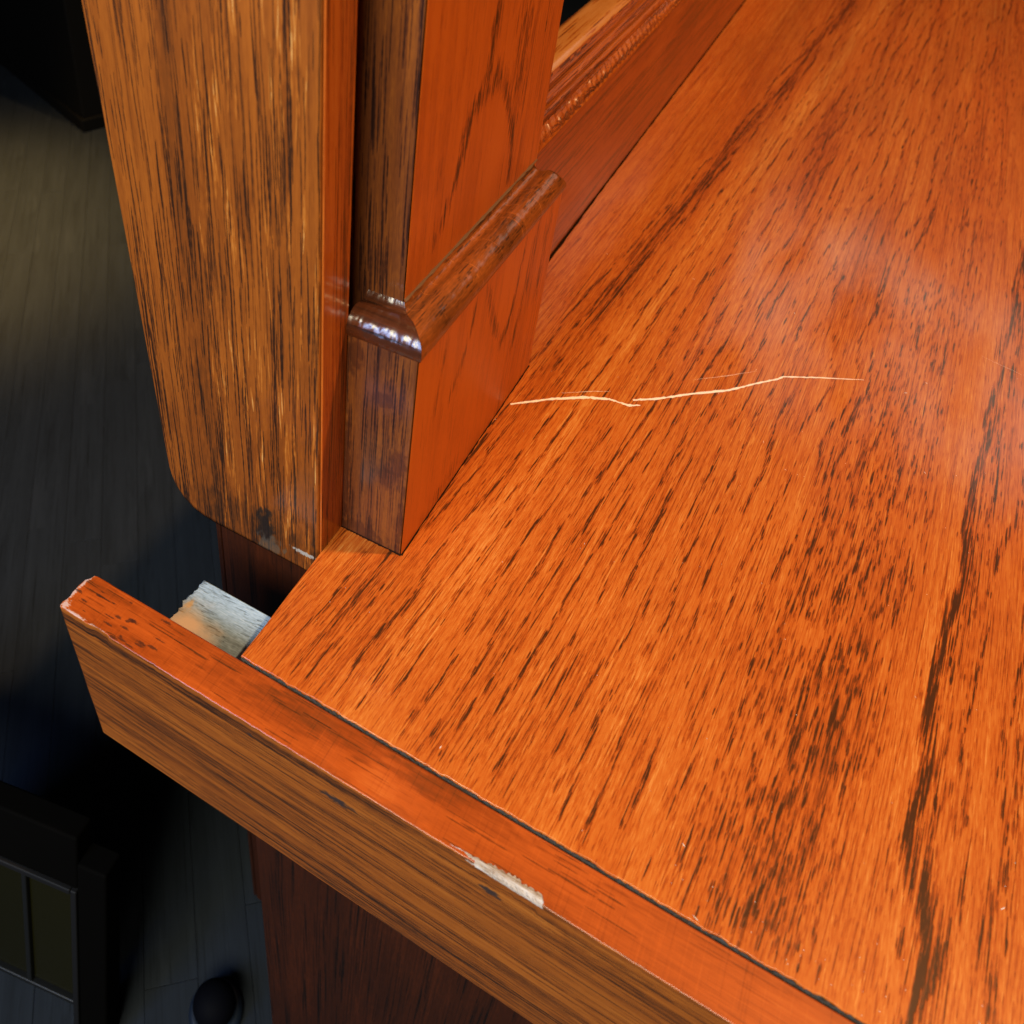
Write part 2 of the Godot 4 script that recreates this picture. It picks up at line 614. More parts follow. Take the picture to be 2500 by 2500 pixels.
# Straight-grained stock: rows of long pores. Texture metres given by the caller.
func stock(w: int, h: int, mw: float, mh: float, sd: int, base: float, count: int, lo: float, hi: float, wide: float, deep: float, bands: float, wave := 0.0, sway := 0.0) -> void:
	canvas(w, h, sd, base, 0.07, 0.07, 0.05, 34.0)
	rng.seed = sd
	var wob := FastNoiseLite.new()
	wob.seed = sd
	wob.frequency = 1.0
	var pu := w / mw
	var pv := h / mh
	for i in count:
		var u := rng.randf() * mw
		var v := rng.randf() * mh
		var g := 0.5 + 0.8 * wob.get_noise_2d(u * bands + wave * sin(v * 20.0), v * 3.0)
		if rng.randf() > g * g * 1.5 + 0.05:
			continue
		pore(u * pu, v * pv, rng.randf_range(lo, hi) * pv, maxf(0.55, wide * pu * rng.randf_range(0.4, 1.3)), deep * rng.randf_range(0.4, 1.25), wob.get_noise_2d(u * 5.0, v * 4.0) * 0.04 * pu / pv, sway)
	for i in count * 2:
		pore(rng.randf() * w, rng.randf() * h, rng.randf_range(8, 40), rng.randf_range(0.5, 1.0), rng.randf_range(-0.05, 0.08), 0.0, 0.0)


func flecks(x0: float, x1: float, n: int, light: float) -> void:
	for i in n:
		var x := rng.randf_range(x0, x1)
		var y := rng.randf() * TH
		var k := rng.randi_range(2, 5)
		for j in k:
			pore(x + rng.randf_range(-2, 2), y + j * 16.0, rng.randf_range(24, 70), rng.randf_range(1.4, 4.2), -light * rng.randf_range(0.5, 1.0), rng.randf_range(-0.14, 0.14), 1.2)


# Pores scattered along a curve, each running down the grain.
func band(points: Array, spread: float, n: int, lo: float, hi: float, w0: float, w1: float, dark: float) -> void:
	for i in n:
		var f := rng.randf() * (points.size() - 1)
		var k := mini(int(f), points.size() - 2)
		var p: Vector2 = points[k].lerp(points[k + 1], f - k)
		var ln := rng.randf_range(lo, hi)
		pore(p.x + rng.randfn(0.0, spread), p.y - ln * 0.5 + rng.randfn(0.0, spread), ln, rng.randf_range(w0, w1), dark * rng.randf_range(0.3, 1.0), 0.0, 0.5)


# ---------------------------------------------------------------- build
func _ready() -> void:
	rng.seed = 20
	rough_noise.noise_type = FastNoiseLite.TYPE_SIMPLEX_SMOOTH
	set_stage()
	build_floor()
	build_cabinet()
	build_background()


func build_cabinet() -> void:
	var cab := thing("oak_seat_cabinet", "orange-brown varnished oak seat cabinet corner with worn front rail, scratched top and upright post", "cabinet", Vector3(0.35, FLOOR, -0.3))
	build_board(cab)
	build_rail(cab)
	build_post(cab)
	build_stile(cab)
	build_side_rail(cab)
	build_lower(cab)
	for c in cab.get_children():
		c.position = -cab.position


func build_board(cab: Node3D) -> void:
	rng.seed = 7
	var m := wood(board_image(), 0.34, 1.0, 0.15, 0.012)
	var smear := noise_image(384, 512, 19, 0.013, 4)
	smear.adjust_bcs(1.0, 1.3, 1.0)
	m.clearcoat_texture = ImageTexture.create_from_image(smear)
	var s := Shape.new(2, Vector2(0.36, 1.6), Vector2(0.02, 0.0))
	s.finer_near = true
	s.rounded_box(Vector3(0.0, -0.022, -1.6), Vector3(0.62, 0.0, -0.0017), 0.0005, Vector3i(200, 1, 90), BoardBend.new())
	var board := part("seat_board", s.mesh(), m, cab)

	# crumbly grey dirt that fills the joint behind the front rail
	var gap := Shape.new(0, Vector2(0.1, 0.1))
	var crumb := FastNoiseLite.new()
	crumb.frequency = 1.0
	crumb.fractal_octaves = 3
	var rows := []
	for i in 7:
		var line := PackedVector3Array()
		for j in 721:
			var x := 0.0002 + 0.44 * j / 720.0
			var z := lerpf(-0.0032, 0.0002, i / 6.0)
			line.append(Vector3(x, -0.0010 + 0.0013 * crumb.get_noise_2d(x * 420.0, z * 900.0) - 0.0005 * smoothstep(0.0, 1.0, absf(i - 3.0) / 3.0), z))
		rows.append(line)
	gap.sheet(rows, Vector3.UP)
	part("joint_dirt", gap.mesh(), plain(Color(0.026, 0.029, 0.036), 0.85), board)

	# the long pale scratch, in two strokes, with faint ones beside it
	var pale := plain(Color(0.88, 0.70, 0.58), 0.6)
	var runs := [
		[[Vector2(0.0391, -0.2198), 0.5], [Vector2(0.0573, -0.2364), 0.8], [Vector2(0.0758, -0.2502), 1.0], [Vector2(0.0892, -0.2565), 0.8], [Vector2(0.0945, -0.2566), 0.6], [Vector2(0.1004, -0.2572), 0.9], [Vector2(0.107, -0.2614), 0.2]],
		[[Vector2(0.1012, -0.2632), 0.6], [Vector2(0.113, -0.2720), 0.8], [Vector2(0.1288, -0.2868), 0.75], [Vector2(0.1497, -0.3044), 0.8], [Vector2(0.1617, -0.3187), 0.6], [Vector2(0.1741, -0.3324), 0.5], [Vector2(0.1764, -0.3362), 0.55], [Vector2(0.194, -0.3465), 0.5], [Vector2(0.2236, -0.3624), 0.12]],
		[[Vector2(0.062, -0.246), 0.05], [Vector2(0.078, -0.258), 0.13], [Vector2(0.088, -0.264), 0.04]],
		[[Vector2(0.128, -0.302), 0.03], [Vector2(0.146, -0.318), 0.11], [Vector2(0.162, -0.334), 0.03]],
		[[Vector2(0.285, -0.43), 0.04], [Vector2(0.300, -0.425), 0.10], [Vector2(0.330, -0.415), 0.04]]]
	var jit := FastNoiseLite.new()
	jit.frequency = 240.0
	for run in runs:
		var sc := Shape.new(0, Vector2(0.1, 0.1))
		var pts := PackedVector3Array()
		var wid := PackedFloat32Array()
		for i in run.size() - 1:
			for k in 12:
				var t := k / 12.0
				var p: Vector2 = run[i][0].lerp(run[i + 1][0], t)
				pts.append(Vector3(p.x, 0.00012, p.y + 0.0005 * jit.get_noise_1d(p.x)))
				wid.append(lerpf(run[i][1], run[i + 1][1], t) * 0.0011 * maxf(0.12, 1.0 + 0.75 * jit.get_noise_1d(p.x * 2.0 + 9.0) + 0.5 * jit.get_noise_1d(p.x * 9.0)))
		var side := Vector3(0.6, 0, 0.8)
		for i in pts.size() - 1:
			sc.quad(pts[i] - side * wid[i], pts[i] + side * wid[i], pts[i + 1] + side * wid[i + 1], pts[i + 1] - side * wid[i + 1], Vector3.UP, Vector3.UP, Vector3.UP, Vector3.UP)
		part("scratch", sc.mesh(), pale, board)

	# dust specks and lint
	var dust := SurfaceTool.new()
	dust.begin(Mesh.PRIMITIVE_TRIANGLES)
	rng.seed = 77
	for i in 130:
		var p := Vector3(rng.randf_range(0.01, 0.32), 0.00015, -rng.randf_range(0.004, 0.42))
		if i > 90:
			p = Vector3(rng.randf_range(0.19, 0.30), 0.00015, -absf(rng.randfn(0.0, 0.012)) - 0.002)
		var r := rng.randf_range(0.00008, 0.00020)
		var a := rng.randf() * TAU
		var e := Vector3(cos(a), 0, sin(a))
		var f := Vector3(-sin(a), 0, cos(a))
		var l := r * (1.0 if rng.randf() < 0.85 else rng.randf_range(4.0, 9.0))
		var top := p + Vector3(0, r, 0)
		var ring := [p + e * l, p + f * r, p - e * l, p - f * r]
		for k in 4:
			for v in [ring[k], ring[(k + 1) % 4], top]:
				dust.set_normal(Vector3.UP)
				dust.add_vertex(v)
	var d := part("dust", dust.commit(), plain(Color(0.75, 0.72, 0.68), 0.9), board)
	d.set_meta("kind", "stuff")


func build_rail(cab: Node3D) -> void:
	# front rail: texture 0.16 m across, 0.8 m along x
	stock(768, 2048, 0.16, 0.8, 31, 0.585, 15000, 0.006, 0.060, 0.00026, 0.24, 110.0, 0.25)
	for i in 60:
		stain(rng.randf() * TW, rng.randf() * TH, rng.randf_range(14, 46), rng.randf_range(80, 420), rng.randf_range(-0.07, 0.13), 90 + i)
	var front_im := tex(brown_oak())
	# dark fillings over the nails and little stains; across = y + 0.13, along = -(x + 0.1)
	var fu := 768 / 0.16
	var fv := 2048 / 0.8
	for q in [[0.0648, -0.0185, 0.0030, 0.0105], [0.1334, -0.0142, 0.0028, 0.0060], [0.022, -0.0085, 0.0014, 0.0022]]:
		patch(front_im, (q[1] + 0.13) * fu, 2048 - (q[0] + 0.1) * fv, q[2] * fu, q[3] * fv, Color(0.035, 0.024, 0.026), 0.92, 5 + int(q[0] * 100), 0.07)
	var front := wood(front_im, 0.42, 0.5, 0.16, 0.02)
	stock(256, 2048, 0.05, 0.8, 33, 0.53, 1100, 0.006, 0.022, 0.00038, 0.26, 120.0)
	for i in 70:
		stain(rng.randf() * TW, rng.randf() * TH, rng.randf_range(10, 60), rng.randf_range(20, 120), rng.randf_range(-0.09, 0.16), 190 + i)
	# saw marks across the top
	for i in 1500:
		var yy := rng.randi_range(0, TH - 3)
		var x0 := rng.randi_range(0, TW - 40)
		var amount := rng.randf_range(-0.06, 0.08)
		for xx in range(x0, mini(TW, x0 + rng.randi_range(20, 110))):
			T[yy * TW + xx] -= amount
	var top_im := tex(oak(0.92))
	# worn varnish along the end, its pale gloss put into the colour; across = z + 0.01, along = x + 0.1
	for q in [[0.002, -0.0862, 0.004, 0.0016], [0.007, -0.0866, 0.005, 0.0012], [0.013, -0.0868, 0.005, 0.0016], [0.0195, -0.0855, 0.003, 0.0030], [0.0212, -0.078, 0.0012, 0.008], [0.0212, -0.064, 0.0012, 0.006]]:
		patch(top_im, (q[0] + 0.01) / 0.05 * 256, 2048 - (q[1] + 0.1) / 0.8 * 2048, q[2] / 0.05 * 256, q[3] / 0.8 * 2048, Color(0.52, 0.42, 0.46), 0.85, 71 + int(q[0] * 1000), 0.2)
	for i in 26:
		patch(top_im, rng.randf_range(60, 160), rng.randf_range(1880, 2012), rng.randf_range(2, 5), rng.randf_range(3, 11), Color(0.05, 0.016, 0.010), 0.7, 300 + i, 0.25)
	var top := wood(top_im, 0.40, 0.55, 0.13, 0.02)

	var n1 := FastNoiseLite.new()
	n1.frequency = 60.0
	n1.fractal_octaves = 3
	var bend := RailBend.new()
	var lo := Vector3(-0.0882, -0.1100, 0.0)
	var hi := Vector3(0.62, 0.0, 0.022)
	var s := Shape.new(0, Vector2(0.16, 0.8), Vector2(0.13, 0.1))
	s.rounded_box(lo, hi, 0.0009, Vector3i(300, 8, 10), bend, 0b110111)
	var rail := part("front_rail", s.mesh(), front, cab)
	var t := Shape.new(0, Vector2(0.05, 0.8), Vector2(0.01, 0.1))
	t.rounded_box(lo, hi, 0.0009, Vector3i(300, 8, 10), bend, 0b001000)
	part("rail_top", t.mesh(), top, rail)

	# bare splintered wood in the chip on the upper edge
	canvas(128, 256, 61, 0.60, 0.24, 0.18, 0.16, 8.0)
	var bare := wood(tex([[0.0, Color(0.10, 0.055, 0.03)], [0.35, Color(0.24, 0.17, 0.12)], [0.6, Color(0.42, 0.37, 0.34)], [1.0, Color(0.62, 0.61, 0.64)]]), 0.4, 0.0, 0.0, 0.10)
	var ch := Shape.new(0, Vector2(0.02, 0.06))
	var rows := []
	for i in 61:
		var x := lerpf(0.1065, 0.1530, i / 60.0)
		var line := PackedVector3Array()
		var c: float = bend.chip(x)
		var half := 0.0025 * c * (0.75 + 0.6 * absf(n1.get_noise_1d(x * 3.0 + 2.0))) + 0.0002
		for j in 9:
			var q := (j / 8.0 - 0.5) * 2.0
			var lift := 0.0009 * c * (1.0 - q * q) + 0.0005 * n1.get_noise_2d(x * 14.0, q * 0.06) * c * (1.0 - q * q)
			var base := Vector3(x + 0.0007 * q, -0.0009, 0.0211) + Vector3(0, -q, q) * half * (0.9 if q > 0.0 else 1.25)
			base.y = minf(base.y, 0.0001)
			base.z = minf(base.z, 0.0221)
			line.append(base + Vector3(0, 0.7, 0.7) * (lift - 0.0013 * c))
		rows.append(line)
	ch.sheet(rows, Vector3(0, 1, 1))
	part("chipped_edge", ch.mesh(), bare, rail, "pale splintered chip on the rail's upper edge")


func build_post(cab: Node3D) -> void:
	# texture 0.14 m across (x from -0.13), 0.70 m along (y from -0.05)
	var w := 896
	var h := 2048
	stock(w, h, 0.14, 0.70, 41, 0.52, 5200, 0.008, 0.050, 0.00036, 0.40, 170.0, 0.0, 1.3)
	var pu := w / 0.14
	var pv := h / 0.70
	rng.seed = 43
	flecks((0.070) * pu, 0.129 * pu, 200, 0.24)
	for i in 46:
		pore(rng.randf_range(0.02, 0.10) * pu, rng.randf() * h, rng.randf_range(120, 420), rng.randf_range(1.2, 3.4), rng.randf_range(0.10, 0.22), 0.0, 0.6)
	stain(0.066 * pu, h * 0.5, 0.012 * pu, h * 0.6, 0.10, 3)
	for i in 30:
		stain(rng.randf() * w, rng.randf() * h, rng.randf_range(12, 40), rng.randf_range(30, 120), rng.randf_range(-0.05, 0.11), 290 + i)
	# the worn foot: darker, with a black stain
	stain(0.09 * pu, h - 0.040 * pv, 0.06 * pu, 0.030 * pv, 0.16, 7)
	stain(0.08 * pu, h - 0.090 * pv, 0.07 * pu, 0.07 * pv, 0.05, 8)  # broad darkening: shade low on the post, put into the tone
	var im := tex(brown_oak())
	patch(im, 0.097 * pu, h - 0.050 * pv, 0.008 * pu, 0.017 * pv, Color(0.014, 0.011, 0.011), 0.85, 13, 0.03)
	patch(im, 0.100 * pu, h - 0.036 * pv, 0.012 * pu, 0.010 * pv, Color(0.10, 0.085, 0.07), 0.6, 14, 0.04)
	patch(im, 0.121 * pu, h - 0.044 * pv, 0.010 * pu, 0.0022 * pv, Color(0.42, 0.40, 0.38), 0.9, 16, 0.12)
	var m := wood(im, 0.40, 0.55, 0.16, 0.03)
	var red := wood(orange_side(), 0.36, 0.6, 0.12, 0.015)
	var o := PackedVector2Array([Vector2(-0.0005, -0.0203), Vector2(-0.0005, 0.62), Vector2(-0.1230, 0.62), Vector2(-0.1066, 0.2537), Vector2(-0.0986, 0.0761), Vector2(-0.0955, 0.0081),
		Vector2(-0.0945, 0.0015), Vector2(-0.0922, -0.0056), Vector2(-0.0878, -0.0119), Vector2(-0.0820, -0.0168), Vector2(-0.0750, -0.0194), Vector2(-0.0677, -0.0203)])
	o.reverse()
	if not Geometry2D.is_polygon_clockwise(o):
		pass
	else:
		o.reverse()
	var s := Shape.new(1, Vector2(0.14, 0.70), Vector2(0.13, 0.05))
	s.extrude(o, -0.0672, -0.0885, 0.0009, 0.004)
	var post := part("post", s.mesh(), m, cab)
	# the edge strip of the post that faces the seat
	var e := Shape.new(1, Vector2(0.06, 0.5), Vector2(0.2, 0.05))
	e.rounded_box(Vector3(-0.0008, -0.0195, -0.0884), Vector3(0.0004, 0.62, -0.0684), 0.0004, Vector3i(1, 12, 2))
	part("edge_strip", e.mesh(), red, post)


var _orange: Image
func orange_side() -> Image:
	if _orange == null:
		stock(384, 1536, 0.06, 0.5, 51, 0.62, 3200, 0.012, 0.06, 0.00036, 0.24, 170.0)
		_orange = tex(oak(1.05))
	return _orange


# Side face of stile and block: smooth orange-red with dark cathedral grain. 0.22 m across (z), 0.50 m along (y).
func side_image() -> Image:
	var w := 896
	var h := 2048
	var pu := w / 0.22
	var pv := h / 0.5
	canvas(w, h, 71, 0.60, 0.06, 0.06, 0.06, 40.0)
	rng.seed = 72
	# u = z + 0.27, v = y
	for k in 4200:
		var z := rng.randf_range(-0.27, -0.05)
		var y := rng.randf() * 0.5
		if rng.randf() < 0.45 + 0.5 * smoothstep(-0.19, -0.25, z):
			pore((z + 0.27) * pu, h - y * pv, rng.randf_range(15, 90), rng.randf_range(0.7, 1.7), rng.randf_range(-0.05, 0.16), 0.0, 0.3)
	var lines := [
		[[Vector2(-0.1864, 0.2135), Vector2(-0.171, 0.2096), Vector2(-0.1563, 0.2058), Vector2(-0.1543, 0.1934), Vector2(-0.148, 0.184), Vector2(-0.1426, 0.1699), Vector2(-0.1289, 0.155)], 4.0, 110, 0.30],
		[[Vector2(-0.1864, 0.2175), Vector2(-0.168, 0.2150), Vector2(-0.1523, 0.2058), Vector2(-0.1493, 0.1934)], 5.0, 60, 0.24],
		[[Vector2(-0.1873, 0.2108), Vector2(-0.2002, 0.1957), Vector2(-0.212, 0.1738), Vector2(-0.2184, 0.1425)], 6.0, 110, 0.26],
		[[Vector2(-0.1705, 0.2180), Vector2(-0.1719, 0.2359), Vector2(-0.1728, 0.2495), Vector2(-0.174, 0.30)], 9.0, 120, 0.24],
		[[Vector2(-0.192, 0.30), Vector2(-0.2055, 0.2409), Vector2(-0.211, 0.2164), Vector2(-0.2132, 0.1822)], 22.0, 260, 0.20],
		[[Vector2(-0.155, 0.30), Vector2(-0.140, 0.22), Vector2(-0.122, 0.17)], 10.0, 60, 0.10],
		[[Vector2(-0.1465, 0.1212), Vector2(-0.145, 0.1052), Vector2(-0.1374, 0.0896), Vector2(-0.1274, 0.0754)], 5.0, 60, 0.22],
		[[Vector2(-0.1579, 0.1221), Vector2(-0.1736, 0.0936), Vector2(-0.1926, 0.0651), Vector2(-0.2001, 0.0705), Vector2(-0.2045, 0.0849), Vector2(-0.208, 0.12)], 4.0, 120, 0.28],
		[[Vector2(-0.225, 0.125), Vector2(-0.222, 0.08), Vector2(-0.212, 0.04)], 8.0, 90, 0.22],
		[[Vector2(-0.243, 0.125), Vector2(-0.244, 0.06)], 10.0, 90, 0.20],
		[[Vector2(-0.115, 0.115), Vector2(-0.1105, 0.078)], 5.0, 30, 0.16],
		[[Vector2(-0.118, 0.004), Vector2(-0.150, 0.012)], 5.0, 30, 0.22]]
	for q in lines:
		var pts := []
		for p in q[0]:
			pts.append(Vector2((p.x + 0.27) * pu, h - p.y * pv))
		band(pts, q[1], q[2], 18.0, 72.0, 1.0, 3.0, q[3])
	pore((-0.2372 + 0.27) * pu, h - 0.2235 * pv, 26, 3.4, 0.5)
	for i in 220:
		pore(rng.randf_range(0.0, 0.07) * pu, rng.randf() * h, rng.randf_range(60, 260), rng.randf_range(0.6, 2.2), rng.randf_range(0.08, 0.28), 0.0, 0.4)
	for i in 24:
		stain(rng.randf() * w, rng.randf() * h, rng.randf_range(30, 110), rng.randf_range(60, 240), rng.randf_range(-0.04, 0.07), 390 + i)
	return tex([[0.0, Color(0.05, 0.014, 0.004)], [0.25, Color(0.14, 0.030, 0.006)], [0.45, Color(0.40, 0.072, 0.008)], [0.62, Color(0.57, 0.112, 0.010)], [0.85, Color(0.63, 0.150, 0.018)], [1.0, Color(0.65, 0.20, 0.05)]])


func build_stile(cab: Node3D) -> void:
	var side := wood(side_image(), 0.42, 0.35, 0.30, 0.01)
	# brown front faces: 0.08 across (x), 0.40 along (y)
	var w := 512
	var h := 2048
	stock(w, h, 0.08, 0.50, 81, 0.42, 2400, 0.008, 0.04, 0.00042, 0.26, 150.0)
	var pu := w / 0.08
	var pv := h / 0.50
	for i in 60:
		stain(rng.randf() * w, rng.randf() * h, rng.randf_range(14, 60), rng.randf_range(24, 110), rng.randf_range(-0.08, 0.15), 490 + i)
	var im := tex([[0.0, Color(0.020, 0.009, 0.008)], [0.22, Color(0.060, 0.020, 0.012)], [0.42, Color(0.15, 0.045, 0.014)], [0.62, Color(0.30, 0.092, 0.016)], [0.82, Color(0.42, 0.150, 0.028)], [1.0, Color(0.56, 0.27, 0.08)]])
	# purple-brown stains on the block's edges; across = x + 0.03, along = h - y
	for q in [[0.030, 0.062, 0.006, 0.010], [0.004, 0.118, 0.006, 0.014], [0.012, 0.004, 0.018, 0.010], [0.002, 0.04, 0.003, 0.06], [0.033, 0.02, 0.002, 0.05], [0.020, 0.098, 0.010, 0.005]]:
		patch(im, (q[0] + 0.03) * pu, h - q[1] * pv, q[2] * pu, q[3] * pv, Color(0.045, 0.014, 0.009), 0.55, 21 + int(q[1] * 1000), 0.03)
	var front := wood(im, 0.36, 0.6, 0.12, 0.03)

	# foot block: body
	var b := Shape.new(1, Vector2(0.08, 0.5), Vector2(0.03, 0.0))
	b.rounded_box(Vector3(0.0006, 0.0003, -0.2593), Vector3(0.0345, 0.1272, -0.0876), 0.0006, Vector3i(6, 10, 2), null, 0b110011)
	var block := part("foot_block", b.mesh(), front, cab)
	var f := Shape.new(1, Vector2(0.22, 0.5), Vector2(0.27, 0.0))
	f.rounded_box(Vector3(0.03, 0.0004, -0.2592), Vector3(0.0352, 0.1270, -0.0877), 0.0005, Vector3i(1, 10, 10), null, 0b000010)
	part("side_face", f.mesh(), side, block, "smooth orange side of the foot block")

	# rounded shoulders of the block, dropping away from the stile; front and side meet in a mitre
	var n1 := FastNoiseLite.new()
	n1.frequency = 1.0
	n1.fractal_octaves = 3
	var prof := []
	# a round nose that stands a little proud of the block, then a small hollow up to the stile
	for i in 21:
		var ang := deg_to_rad(lerpf(-24.0, 122.0, i / 20.0))
		prof.append(Vector2(0.0072 - 0.0085 * cos(ang), 0.0035 + 0.0085 * sin(ang)))
	var last: Vector2 = prof[20]
	for i in 5:
		var f0 := (i + 1) / 5.0
		prof.append(Vector2(lerpf(last.x, 0.0172, f0), last.y - 0.0012 * sin(f0 * PI * 0.8) + 0.0030 * f0 * f0))
	var sf := Shape.new(0, Vector2(0.05, 0.2))
	var rows := []
	for q in prof:
		var line := PackedVector3Array()
		for j in 61:
			var t := j / 60.0
			var x := lerpf(0.0006, 0.0352 - q.x, t)
			var bump := (0.00026 * n1.get_noise_2d(x * 190.0, q.y * 160.0) + 0.00006 * n1.get_noise_2d(x * 800.0, q.y * 420.0 + 9.0)) * (1.0 if t < 0.97 else 0.3)
			line.append(Vector3(x, 0.1271 + q.y + bump, -0.0876 - q.x + bump))
		rows.append(line)
	sf.sheet(rows, Vector3(0, 0.6, 1))
	stock(256, 512, 0.05, 0.2, 91, 0.42, 300, 0.01, 0.03, 0.0006, 0.25, 100.0)
	var gloss := wood(tex([[0.0, Color(0.015, 0.006, 0.004)], [0.4, Color(0.06, 0.016, 0.006)], [0.7, Color(0.16, 0.04, 0.010)], [1.0, Color(0.4, 0.2, 0.1)]]), 0.26, 0.0, 0.0, 0.02)
	gloss.metallic_specular = 0.9
	part("front_shoulder", sf.mesh(), gloss, block, "dark glossy rounded shoulder catching blue window light")
	var ss := Shape.new(2, Vector2(0.05, 0.2))
	rows = []
	for q in prof:
		var line := PackedVector3Array()
		for j in 91:
			var t := j / 90.0
			var z := lerpf(-0.0876 - q.x, -0.2593, t)
			var tip := 1.0 - smoothstep(0.965, 1.0, t) * 0.35
			var bump := 0.00016 * n1.get_noise_2d(z * 220.0, q.x * 120.0)
			line.append(Vector3(0.0353 - q.x + bump, 0.1271 + q.y * tip + bump, z))
		rows.append(line)
	ss.sheet(rows, Vector3(1, 0.6, 0))
	# the side shoulder shows brown end-on figure with thin pale cross lines
	canvas(256, 1024, 93, 0.42, 0.10, 0.10, 0.10, 20.0)
	rng.seed = 94
	for i in 500:
		pore(rng.randf() * 256, rng.randf() * 1024, rng.randf_range(10, 60), rng.randf_range(0.8, 2.6), rng.randf_range(0.05, 0.28), 0.0, 0.4)
	for i in 46:
		var y0 := rng.randf() * 1024
		var u0 := rng.randi_range(0, 180)
		var amount := rng.randf_range(0.08, 0.24)
		for xx in range(u0, mini(256, u0 + rng.randi_range(30, 90))):
			var yy := int(y0 + (xx - u0) * 0.12 + 2.0 * sin(xx * 0.06))
			for k in 2:
				if yy + k < 1024:
					T[(yy + k) * 256 + xx] += amount
	var cracked := wood(tex([[0.0, Color(0.03, 0.012, 0.006)], [0.3, Color(0.12, 0.032, 0.008)], [0.55, Color(0.30, 0.070, 0.012)], [0.8, Color(0.48, 0.13, 0.025)], [1.0, Color(0.62, 0.26, 0.08)]]), 0.30, 0.5, 0.15, 0.03)
	part("side_shoulder", ss.mesh(), cracked, block, "brown rounded shoulder crossed by fine pale cracks")
	# dust line between shoulder and stile, its soft highlight put into the colour
	var dl := Shape.new(2, Vector2(0.05, 0.2))
	rows = []
	for i in 4:
		var line := PackedVector3Array()
		for j in 121:
			var z := lerpf(-0.1046, -0.2585, j / 120.0)
			var wide := 0.00042 + 0.00025 * n1.get_noise_1d(z * 90.0)
			line.append(Vector3(0.0179 + wide * i * 0.8, 0.1407 + 0.0009 * (3 - i) * wide / 0.001, z))
		rows.append(line)
	dl.sheet(rows, Vector3(1, 1, 0))
	part("dust_highlight", dl.mesh(), plain(Color(0.17, 0.085, 0.045), 0.95, 0.1), block)
	var end := Shape.new(1, Vector2(0.05, 0.2))
	for i in prof.size() - 1:
		end.tri(Vector3(0.018, 0.126, -0.2593), Vector3(0.0352 - prof[i].x, 0.1271 + prof[i].y * 0.65, -0.2593), Vector3(0.0352 - prof[i + 1].x, 0.1271 + prof[i + 1].y * 0.65, -0.2593), Vector3.FORWARD, Vector3.FORWARD, Vector3.FORWARD)
	part("shoulder_end", end.mesh(), cracked, block)

	# contact shade where the block meets the seat, laid on as dark strips
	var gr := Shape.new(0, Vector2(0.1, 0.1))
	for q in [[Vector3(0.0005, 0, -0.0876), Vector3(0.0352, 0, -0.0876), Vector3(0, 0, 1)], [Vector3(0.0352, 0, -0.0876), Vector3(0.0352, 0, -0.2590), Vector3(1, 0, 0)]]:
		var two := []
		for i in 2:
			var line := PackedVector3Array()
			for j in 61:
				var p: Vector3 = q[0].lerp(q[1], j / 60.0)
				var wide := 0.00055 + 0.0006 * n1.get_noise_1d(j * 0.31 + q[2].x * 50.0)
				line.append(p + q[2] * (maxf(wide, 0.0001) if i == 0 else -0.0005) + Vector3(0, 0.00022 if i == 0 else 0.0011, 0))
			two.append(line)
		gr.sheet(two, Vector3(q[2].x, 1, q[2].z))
	part("corner_shade", gr.mesh(), plain(Color(0.020, 0.008, 0.005), 0.9, 0.05), block)

	# stile standing in the block
	var s := Shape.new(1, Vector2(0.08, 0.5), Vector2(0.042, 0.17))
	s.rounded_box(Vector3(-0.058, 0.02, -0.2588), Vector3(0.0176, 0.62, -0.1048), 0.0008, Vector3i(2, 10, 2), null, 0b110001)
	var stile := part("stile", s.mesh(), front, cab)
	var sd := Shape.new(1, Vector2(0.22, 0.5), Vector2(0.27, 0.0))
	sd.rounded_box(Vector3(0.012, 0.02, -0.2587), Vector3(0.0181, 0.62, -0.1049), 0.0007, Vector3i(1, 10, 10), null, 0b000010)
	part("side_face", sd.mesh(), side, stile, "orange side of the stile with dark pointed grain")


